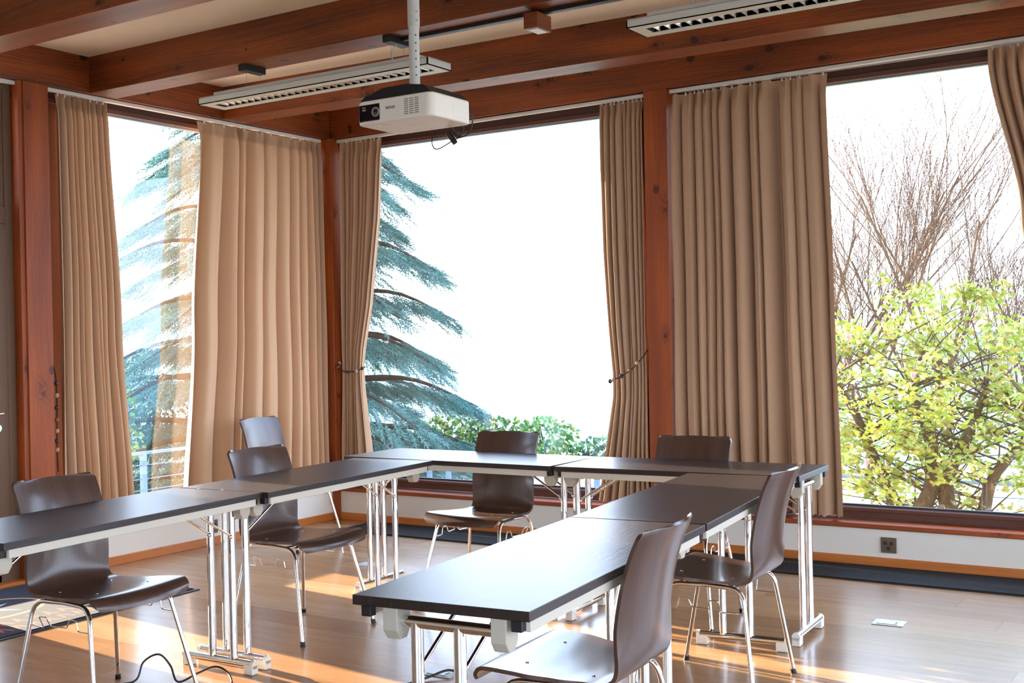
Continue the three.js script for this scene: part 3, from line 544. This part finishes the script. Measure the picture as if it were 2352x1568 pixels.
/* ------------------------------------------------------------------ ceiling projector */
const font = await new FontLoader().loadAsync('fonts/droid/droid_sans_bold.typeface.json');
{
  const x0 = 3.488, x1 = 3.80, zf = 3.80, zb = 3.575, W = x1 - x0, D = zf - zb, H = 0.078;
  const o = thing('projector', 'white ceiling projector hanging upside down on a pole', 'projector', [(x0 + x1) / 2, 2.112, (zf + zb) / 2], 0);
  // rounded plan body: wide flat case, softly tapered below
  const s = new THREE.Shape(), r = 0.03; s.moveTo(-W / 2 + r, -D / 2); s.lineTo(W / 2 - r, -D / 2); s.quadraticCurveTo(W / 2, -D / 2, W / 2, -D / 2 + r); s.lineTo(W / 2, D / 2 - r); s.quadraticCurveTo(W / 2, D / 2, W / 2 - r, D / 2); s.lineTo(-W / 2 + r, D / 2); s.quadraticCurveTo(-W / 2, D / 2, -W / 2, D / 2 - r); s.lineTo(-W / 2, -D / 2 + r); s.quadraticCurveTo(-W / 2, -D / 2, -W / 2 + r, -D / 2);
  const g = new THREE.ExtrudeGeometry(s, { depth: H - 0.016, bevelEnabled: true, bevelThickness: 0.008, bevelSize: 0.006, bevelOffset: -0.006, bevelSegments: 4, curveSegments: 8 }); g.rotateX(Math.PI / 2); g.translate(0, H / 2 - 0.008, 0);
  const body = part('case', g, M.projector, o);
  const F = D / 2;
  const win = part('lens_window', bx(0.088, 0.056, 0.010, -W / 2 + 0.056, -0.002, F - 0.0035, 'x', 0.003), M.lens, o);
  part('lens_ring', new THREE.TorusGeometry(0.0135, 0.0028, 10, 28).translate(-W / 2 + 0.083, -0.002, F + 0.0015), M.greyPrint, win);
  part('lens_glass', new THREE.SphereGeometry(0.012, 20, 12).scale(1, 1, 0.25).translate(-W / 2 + 0.083, -0.002, F + 0.001), M.lens, win);
  part('sensor_label', [bx(0.014, 0.006, 0.001, -W / 2 + 0.035, 0.008, F + 0.002), bx(0.013, 0.004, 0.001, -W / 2 + 0.035, 0.016, F + 0.002)], M.greyPrint, win);
  part('ir_receiver', bx(0.010, 0.014, 0.004, -W / 2 + 0.017, 0.014, F - 0.001, 'x', 0.002), M.blackPlastic, win);
  // maker's name, upside down like the machine
  const tg = new TextGeometry('EPSON', { font, size: 0.0088, depth: 0.0006, curveSegments: 3 }); tg.computeBoundingBox(); const bb = tg.boundingBox; tg.translate(-(bb.max.x + bb.min.x) / 2, -(bb.max.y + bb.min.y) / 2, 0); tg.rotateZ(Math.PI); tg.translate(-0.012, 0.006, F); part('lettering', tg, M.darkPrint, o);
  // exhaust grille: three columns of slots
  const slot = bx(0.0165, 0.0032, 0.003, 0, 0, 0); for (let c = 0; c < 3; c++) for (let k = 0; k < 8; k++) { const m = part('vent_slot', slot, M.greyPrint, o); m.position.set(0.054 + c * 0.021, 0.025 - k * 0.0068, F - 0.0008); }
  const sl2 = bx(0.002, 0.0025, 0.07, 0, 0, 0); for (let k = 0; k < 6; k++) { const m = part('side_slot', sl2, M.projector, o); m.position.set(W / 2 - 0.0003, 0.012 - k * 0.007, -0.045); }
  part('side_panel', bx(0.003, 0.045, 0.08, W / 2 - 0.001, -0.004, -0.045, 'y', 0.001), M.projector, o);
  part('foot_pad', [bx(0.02, 0.004, 0.012, -0.10, -H / 2 - 0.001, 0.07, 'x', 0.001), bx(0.05, 0.0015, 0.03, -0.07, -H / 2 - 0.0004, 0.05)], M.projector, o);
  part('name_plate', bx(0.1, 0.001, 0.07, 0.02, -H / 2 - 0.0002, -0.03), M.projector, o);
  const mb = new THREE.Shape(); mb.moveTo(-W / 2 + 0.01, 0); mb.lineTo(W / 2 - 0.012, 0); mb.lineTo(W / 2 - 0.04, 0.024); mb.lineTo(0.05, 0.034); mb.lineTo(-0.05, 0.034); mb.lineTo(-0.10, 0.018); mb.lineTo(-W / 2 + 0.03, 0.014); mb.closePath();
  const cover = new THREE.ExtrudeGeometry(mb, { depth: D - 0.02, bevelEnabled: true, bevelSize: 0.003, bevelThickness: 0.004, bevelSegments: 2 }); cover.translate(0, H / 2, -D / 2 + 0.008); part('top_cover', cover, M.blackPlastic, o);
  part('focus_lever', bx(0.03, 0.014, 0.02, -0.085, H / 2 + 0.02, D / 2 - 0.03, 'x', 0.003), M.blackPlastic, o);
  part('mount_collar', [new THREE.CylinderGeometry(0.021, 0.026, 0.02, 24).translate(0.005, H / 2 + 0.04, 0), new THREE.CylinderGeometry(0.055, 0.06, 0.006, 28).translate(0.005, H / 2 + 0.033, 0)], M.blackPlastic, o);
  const py = H / 2 + 0.045, top = CEIL - 2.112;
  part('inner_pole', bar([0.005, py, 0], [0.005, 0.36, 0], 0.0178, 24), M.pole, o);
  const outer = part('outer_pole', bar([0.005, 0.29, 0], [0.005, top - 0.01, 0], 0.0203, 24), M.pole, o);
  for (let k = 0; k < 6; k++) part('adjusting_hole', new THREE.CylinderGeometry(0.0026, 0.0026, 0.002, 10).rotateX(Math.PI / 2).rotateY(0.95).translate(0.005 + 0.0178 * Math.sin(0.95), 0.125 + k * 0.0265, 0.0178 * Math.cos(0.95)), M.blackPlastic, o);
  for (const y of [0.305, 0.335, 0.40]) part('screw', new THREE.CylinderGeometry(0.003, 0.003, 0.014, 8).rotateX(Math.PI / 2).rotateY(1.2).translate(0.005 + 0.025 * Math.sin(1.2), y, 0.025 * Math.cos(1.2)), M.whitePlastic, outer);
  part('ceiling_plate', new THREE.CylinderGeometry(0.07, 0.07, 0.01, 28).translate(0.005, top - 0.005, 0), M.pole, o);
  part('cable_bundle', [tube([[0.10, 0.035, -F - 0.002], [0.135, 0.01, -F - 0.03], [0.12, -0.055, -F - 0.035], [0.06, -0.075, -F - 0.03], [-0.01, -0.10, -F - 0.025], [-0.035, -0.07, -F - 0.03], [0.0, -0.02, -F - 0.01]], 0.0022, 60, 6), tube([[0.05, 0.0, -F], [0.055, -0.045, -F - 0.03], [0.075, -0.07, -F - 0.03], [0.095, -0.045, -F - 0.03], [0.085, -0.01, -F - 0.005]], 0.0025, 40, 6), tube([[0.06, 0.0, -F], [0.065, -0.05, -F - 0.026], [0.085, -0.065, -F - 0.026], [0.10, -0.04, -F - 0.028], [0.09, 0.0, -F - 0.005]], 0.0025, 40, 6)], M.blackPlastic, o);
  part('cable_plug', bar([0.035, -0.05, -F - 0.03], [0.06, -0.085, -F - 0.035], 0.010, 10), M.blackPlastic, o);
}
/* ------------------------------------------------------------------ outside */
{
  const t = structure('terrace'); 
  part('paving', [bx(24, 0.2, 9.0, 5.0, -0.85, -4.74), bx(6.6, 0.2, 10, -3.54, -0.85, 4.76)], M.deck, t);
  const w = structure('garden_lawn'); { const g = new THREE.PlaneGeometry(70, 60, 70, 60); g.rotateX(-Math.PI / 2); const p = g.attributes.position; for (let i = 0; i < p.count; i++) { const x = p.getX(i) - 12, z = p.getZ(i) - 14, d = Math.max(0, Math.max(-z - 8.5, -x - 6)); p.setXYZ(i, x, -1.0 - 0.10 * d + 0.12 * n2a(x * 0.3, z * 0.3), z); } g.computeVertexNormals(); uvm(g, 'x'); part('grass', g, M.lawn, w); }
  const l = structure('lake'); { const g = new THREE.PlaneGeometry(9000, 6000).rotateX(-Math.PI / 2).translate(-500, -14, -2600); part('water', g, M.lake, l); }
}
function railing(label, a, b, posts, y0 = -0.75, y1 = 0.12) {
  const o = thing('terrace_railing', label, 'railing', [0, 0, 0], 0, 'terrace railings'), A = V(a[0], 0, a[1]), B = V(b[0], 0, b[1]);
  const turn = Math.atan2(-(B.z - A.z), B.x - A.x), L = A.distanceTo(B);
  const r = part('top_rail', bx(L, 0.035, 0.05, 0, 0, 0, 'x', 0.004), M.railingPaint, o); r.position.set((A.x + B.x) / 2, y1 - 0.018, (A.z + B.z) / 2); r.rotation.y = turn;
  for (const t of posts) { const p = part('post', bx(0.06, y1 - y0, 0.06, 0, 0, 0, 'y', 0.004), M.railingPaint, o); p.position.set(lerp(A.x, B.x, t), (y0 + y1) / 2 - 0.02, lerp(A.z, B.z, t)); p.rotation.y = turn; }
  for (const y of [y1 - 0.16, y1 - 0.32, y1 - 0.45]) part('cable', bar([A.x, y, A.z], [B.x, y, B.z], 0.006, 6), M.railingPaint, o);
}
railing('pale blue-grey metal railing outside the lake-side windows', [-4.9, -6.0], [9, -6.0], [0.002, 0.091, 0.114, 0.278, 0.43, 0.58, 0.73, 0.88, 0.998], -0.75, -0.22);
railing('pale blue-grey metal railing outside the narrow left window', [-5.0, -5.9], [-5.0, 6], [0.0, 0.14, 0.302, 0.45, 0.6, 0.75, 0.9]);

function leafShape(l, w, fold = 0.25) { // pointed leaf, folded along its rib
  const g = new THREE.BufferGeometry(), P = [[0, 0, 0], [-w / 2, fold * w / 2, l * 0.4], [-w * 0.36, fold * w * 0.36, l * 0.72], [0, -l * 0.06, l], [w * 0.36, fold * w * 0.36, l * 0.72], [w / 2, fold * w / 2, l * 0.4], [0, 0, l * 0.42], [0, -l * 0.02, l * 0.74]];
  g.setAttribute('position', new THREE.Float32BufferAttribute(P.flat(), 3)); g.setIndex([0, 1, 6, 1, 2, 6, 2, 7, 6, 2, 3, 7, 3, 4, 7, 4, 6, 7, 4, 5, 6, 5, 0, 6]); g.computeVertexNormals(); return plain(g);
}
const camP = camera.position;
function stuffed(name, geo, mat, list, parent) { // list of Matrix4, optional colours
  const m = new THREE.InstancedMesh(geo, mat, list.length); m.name = name; m.userData.kind = 'stuff'; list.forEach((q, i) => m.setMatrixAt(i, q)); m.castShadow = m.receiveShadow = true; parent.add(m); return m;
}
const mat4 = (p, dir, roll, s) => { const d = dir.clone().normalize(), q = new THREE.Quaternion().setFromUnitVectors(V(0, 0, 1), d).multiply(new THREE.Quaternion().setFromAxisAngle(V(0, 0, 1), roll)); return new THREE.Matrix4().compose(p, q, V(s, s, s)); };
function branchTube(pts, r0, r1, rad = 6) { // tapering limb
  const c = new THREE.CatmullRomCurve3(pts), n = Math.max(4, pts.length * 3), g = new THREE.TubeGeometry(c, n, 1, rad, false), p = g.attributes.position;
  for (let i = 0; i <= n; i++) { const o = c.getPointAt(i / n), r = lerp(r0, r1, i / n); for (let k = 0; k <= rad; k++) { const j = i * (rad + 1) + k; p.setXYZ(j, o.x + (p.getX(j) - o.x) * r, o.y + (p.getY(j) - o.y) * r, o.z + (p.getZ(j) - o.z) * r); } }
  return g;
}
{ // magnolia close to the right-hand window
  const R = rng(404), o = thing('magnolia_tree', 'yellow-green leafy magnolia with pink blossoms outside the right-hand window', 'tree', [3.50, -0.75, -3.75]);
  const trunk = [], twigs = [], spots = [];
  const stems = [[[0.02, 0, 0], [-0.12, 0.35, 0.05], [0.05, 0.75, 0.1], [0.02, 1.15, 0.02], [-0.15, 1.6, 0.0]], [[0.05, 0, 0.02], [0.2, 0.4, 0.1], [0.16, 0.8, 0.05], [0.36, 1.2, 0.1], [0.5, 1.6, 0.05]], [[-0.02, 0, -0.02], [-0.25, 0.45, -0.05], [-0.42, 0.9, 0.05], [-0.62, 1.35, 0.0], [-0.8, 1.7, 0.1]], [[0.12, 0, 0], [0.42, 0.45, 0.0], [0.55, 0.85, 0.1], [0.80, 1.2, 0.0], [0.85, 1.5, 0.0]]];
  const curves = stems.map((s) => new THREE.CatmullRomCurve3(s.map((p) => V(...p))));
  stems.forEach((s, i) => trunk.push(branchTube(s.map((p) => V(...p)), i < 2 ? 0.105 : 0.075, 0.025, 9)));
  part('trunk', trunk, M.barkMag, o);
  for (let i = 0; i < 430; i++) { // leaf clusters filling the crown
    let p; do { p = V((R() * 2 - 1) * 1.35, 0.35 + R() * 2.3, (R() * 2 - 1) * 0.9); } while ((p.x / 1.32) ** 2 + ((p.y - 1.42) / 1.2) ** 2 + (p.z / 0.9) ** 2 > 1 || n3(p.x * 1.9, p.y * 1.9, p.z * 1.9) < -0.3);
    const c = curves[Math.floor(R() * 4)], t = clamp((p.y - 0.35) / 1.7, 0.25, 1), a = c.getPoint(t), m = a.clone().lerp(p, 0.5).add(V((R() - 0.5) * 0.2, -0.05 + R() * 0.12, (R() - 0.5) * 0.2));
    if (i % 3 === 0) twigs.push(branchTube([a, m, p], 0.010, 0.003, 4));
    spots.push(p);
  }
  part('twigs', twigs, M.barkMag, o).userData.kind = 'stuff';
  const leaf = leafShape(0.07, 0.034), list = [];
  for (const p of spots) for (let k = 0; k < 20; k++) {
    const a = R() * 6.283, e = (R() - 0.35) * 1.4, d = V(Math.cos(a) * Math.cos(e), Math.sin(e), Math.sin(a) * Math.cos(e));
    list.push([p.clone().add(V((R() - 0.5) * 0.16, (R() - 0.5) * 0.14, (R() - 0.5) * 0.16)), d, R() * 6.283, 0.65 + 0.6 * R(), R() < 0.3]);
  }
  const world = V(3.50, -0.75, -3.75); list.sort((a, b) => a[0].clone().add(world).distanceTo(camP) - b[0].clone().add(world).distanceTo(camP));
  // the nearest leaves one by one, the rest of the crown as a mass
  list.slice(0, 280).forEach(([p, d, r, s, y]) => { const m = part('leaf', leaf, y ? M.leafMag2 : M.leafMag, o); m.applyMatrix4(mat4(p, d, r, s)); });
  for (const y of [false, true]) stuffed('foliage', leaf, y ? M.leafMag2 : M.leafMag, list.slice(280).filter((q) => q[4] === y).map(([p, d, r, s]) => mat4(p, d, r, s)), o);
  const petal = leafShape(0.075, 0.04, 0.9);
  for (const [x, y, z] of [[-0.45, 2.02, 0.75], [-0.30, 0.98, 0.8], [0.55, 0.50, 0.8], [0.1, 1.7, 0.85]]) { const f = []; for (let k = 0; k < 6; k++) { const g = petal.clone(); g.rotateX(-1.25); g.rotateY(k * 1.047); g.translate(x, y, z); f.push(g); } part('blossom', f, M.petal, o); }
}
function bareTree(label, x, z, y0, H, lean, seed) {
  const R = rng(seed), o = thing('bare_tree', label, 'tree', [x, y0, z], 0, 'bare trees by the lake'), big = [], fine = [];
  (function grow(p, d, len, r, lvl) {
    const e = p.clone().addScaledVector(d, len), mid = p.clone().lerp(e, 0.5).add(V((R() - 0.5), -0.3 * R(), (R() - 0.5)).multiplyScalar(len * 0.10));
    if (lvl < 2) big.push(branchTube([p, mid, e], r, r * 0.55, 6)); else fine.push(lvl < 3 ? branchTube([p, mid, e], r, r * 0.45, 3) : bar(p, e, r, 3, r * 0.4));
    if (lvl >= 4) return;
    const n = [8, 9, 8, 5][lvl];
    for (let i = 0; i < n; i++) { const t = (lvl === 0 ? 0.3 + 0.7 * (i + 1) / n : 0.22 + 0.78 * (i + 0.5 + (R() - 0.5) * 0.6) / n), s = t < 0.5 ? p.clone().lerp(mid, t * 2) : mid.clone().lerp(e, t * 2 - 1);
      const a = R() * 6.283, sp = [0.68, 0.55, 0.5, 0.55][lvl], nd = d.clone().add(V(Math.cos(a) * sp + lean * 0.5, 0.22, Math.sin(a) * sp)).normalize();
      grow(s, nd, len * [0.95, 0.62, 0.5, 0.5][lvl] * (0.75 + 0.5 * R()), Math.max(0.0034, r * [0.42, 0.36, 0.42, 0.6][lvl]), lvl + 1); }
  })(V(0, 0, 0), V(lean, 1, 0).normalize(), H * 0.44, 0.075, 0);
  part('limbs', big, M.barkBeech, o); part('twigs', fine, M.barkBeech, o).userData.kind = 'stuff';
}
bareTree('tall bare tree just right of the widest curtain, beyond the magnolia', -0.15, -14.5, -2.2, 7.4, -0.02, 71);
bareTree('wide bare tree above the magnolia, its twigs fanning to the right', 1.1, -14.0, -2.2, 6.9, 0.06, 72);
bareTree('small bare tree low at the right beyond the magnolia', 2.2, -15.5, -2.4, 5.6, 0.18, 73);
bareTree('slim bare tree half hidden behind the edge of the widest curtain', -1.2, -16, -2.4, 6.4, 0.0, 74);

{ // big cedar seen through the left and the middle window
  const R = rng(808), o = thing('cedar_tree', 'large blue-green cedar with drooping branches outside the corner windows', 'tree', [-7.0, -2.2, -6.7]);
  part('trunk', branchTube([V(0, 0, 0), V(0.1, 2, 0.05), V(0, 4.5, 0), V(0.05, 8.2, 0)], 0.34, 0.06, 12), M.barkCedar, o);
  const limbs = [], list = [];
  const tiers = [1.4, 2.0, 2.7, 3.4, 4.1, 4.8, 5.4, 6.0, 6.6, 7.2, 7.8];
  tiers.forEach((y, k) => { const reach = lerp(4.0, 1.2, k / tiers.length), n = 8;
    for (let i = 0; i < n; i++) { const a = (i + 0.6 * R()) / n * 6.283 + k * 0.7, len = reach * (0.75 + 0.35 * R()), rise = 0.25 + 0.3 * R();
      const P = (t, s = 0) => V(Math.cos(a) * len * t - Math.sin(a) * s, y + rise * Math.sin(t * 2.2) - 0.55 * t * t * t, Math.sin(a) * len * t + Math.cos(a) * s);
      limbs.push(branchTube([P(0), P(0.33), P(0.66), P(1)], 0.075 * (1 - 0.05 * k), 0.012, 6));
      const m = Math.round(len * 130);
      for (let j = 0; j < m; j++) { const t = 0.18 + 0.82 * R(), w = 0.62 * Math.sin(Math.min(1, t * 1.15) * 2.6) + 0.08, s = (R() * 2 - 1) * w, p = P(t, s); p.y -= 0.30 * Math.abs(s) + 0.05 * R() + (R() < 0.3 ? 0.12 * R() : 0);
        const out = V(Math.cos(a) - Math.sin(a) * s * 1.3, -0.35 - 0.7 * R(), Math.sin(a) + Math.cos(a) * s * 1.3); list.push(mat4(p, out, R() * 6.28, 0.75 + 0.6 * R())); }
    } });
  part('limbs', limbs, M.barkCedar, o);
  const blades = []; for (let i = 0; i < 16; i++) { const z = i * 0.017, a = i * 2.4, g = new THREE.BufferGeometry(), c = V(Math.cos(a) * 0.05, Math.sin(a) * 0.035, z + 0.05); g.setAttribute('position', new THREE.Float32BufferAttribute([-0.009, 0, z, 0.009, 0, z, c.x, c.y, c.z], 3)); g.setIndex([0, 1, 2]); g.computeVertexNormals(); blades.push(plain(g.toNonIndexed())); }
  { const g = new THREE.BufferGeometry(); g.setAttribute('position', new THREE.Float32BufferAttribute([-0.004, 0, 0, 0.004, 0, 0, 0, -0.02, 0.32], 3)); g.setIndex([0, 1, 2]); g.computeVertexNormals(); blades.push(plain(g.toNonIndexed())); }
  stuffed('needles', mergeGeometries(blades), M.needle, list, o);
}
function bush(name, label, category, x, y, z, rx, ry, mats, count, size, seed, group) {
  const R = rng(seed), o = thing(name, label, category, [x, -1.3, z], 0, group), yb = y + 1.3, stems = [];
  for (let i = 0; i < 5; i++) stems.push(branchTube([V((R() - 0.5) * 0.1, 0, (R() - 0.5) * 0.1), V((R() - 0.5) * rx * 0.6, yb * 0.6, (R() - 0.5) * rx * 0.6), V((R() - 0.5) * rx * 1.2, yb + (R() - 0.3) * ry, (R() - 0.5) * rx * 1.2)], 0.03, 0.008, 5));
  part('stems', stems, M.barkCedar, o);
  const leaf = leafShape(size, size * 0.75), lists = mats.map(() => []), lobes = []; for (let i = 0; i < 7; i++) lobes.push(V((R() * 2 - 1) * rx * 0.62, (R() * 2 - 1) * ry * 0.5, (R() * 2 - 1) * rx * 0.62));
  for (let i = 0; i < count; i++) { const l = lobes[i % 7], a = R() * 6.283, c = R() * 2 - 1, r = 0.25 + 0.75 * Math.cbrt(R()), d = V(Math.cos(a) * Math.sqrt(1 - c * c), c, Math.sin(a) * Math.sqrt(1 - c * c));
    lists[Math.floor(R() * mats.length)].push(mat4(V(l.x + d.x * rx * 0.48 * r, yb + l.y + d.y * ry * 0.55 * r, l.z + d.z * rx * 0.48 * r), d.clone().add(V(R() - 0.5, R() - 0.8, R() - 0.5)), R() * 6.28, 0.7 + 0.6 * R())); }
  lists.forEach((q, i) => stuffed('foliage', leaf, mats[i], q, o));
}
const G = 'leafy trees below the terrace';
bush('leafy_shrub', 'bright green shrub at the foot of the cedar, in the middle window', 'shrub', -6.55, -0.42, -10.0, 0.9, 0.55, [M.leafGreen, M.leafYellow, M.leafDark], 900, 0.085, 201, G);
bush('leafy_shrub', 'green shrub with dark gaps left of the back-row chair, in the middle window', 'shrub', -5.5, -0.36, -10.2, 0.85, 0.55, [M.leafGreen, M.leafDark, M.leafYellow], 900, 0.085, 202, G);
bush('leafy_shrub', 'bright green shrub right behind the back-row chair, in the middle window', 'shrub', -4.35, -0.50, -10.0, 0.9, 0.55, [M.leafGreen, M.leafGreen, M.leafYellow], 1000, 0.085, 203, G);
bush('leafy_shrub', 'lower green shrub at the right end of the middle window', 'shrub', -3.35, -0.70, -10.1, 0.8, 0.5, [M.leafGreen, M.leafDark], 800, 0.085, 204, G);
bush('leafy_shrub', 'yellow-green round bush low in the narrow left window', 'shrub', -7.2, 0.25, -3.55, 0.75, 0.6, [M.leafYellow, M.leafGreen], 900, 0.07, 205, G);
bush('leafy_shrub', 'dark green shrub behind the yellow-green bush in the narrow left window', 'shrub', -9.0, 0.25, -5.6, 0.9, 0.8, [M.leafDark], 900, 0.08, 206, G);
renderer.render(scene, camera);
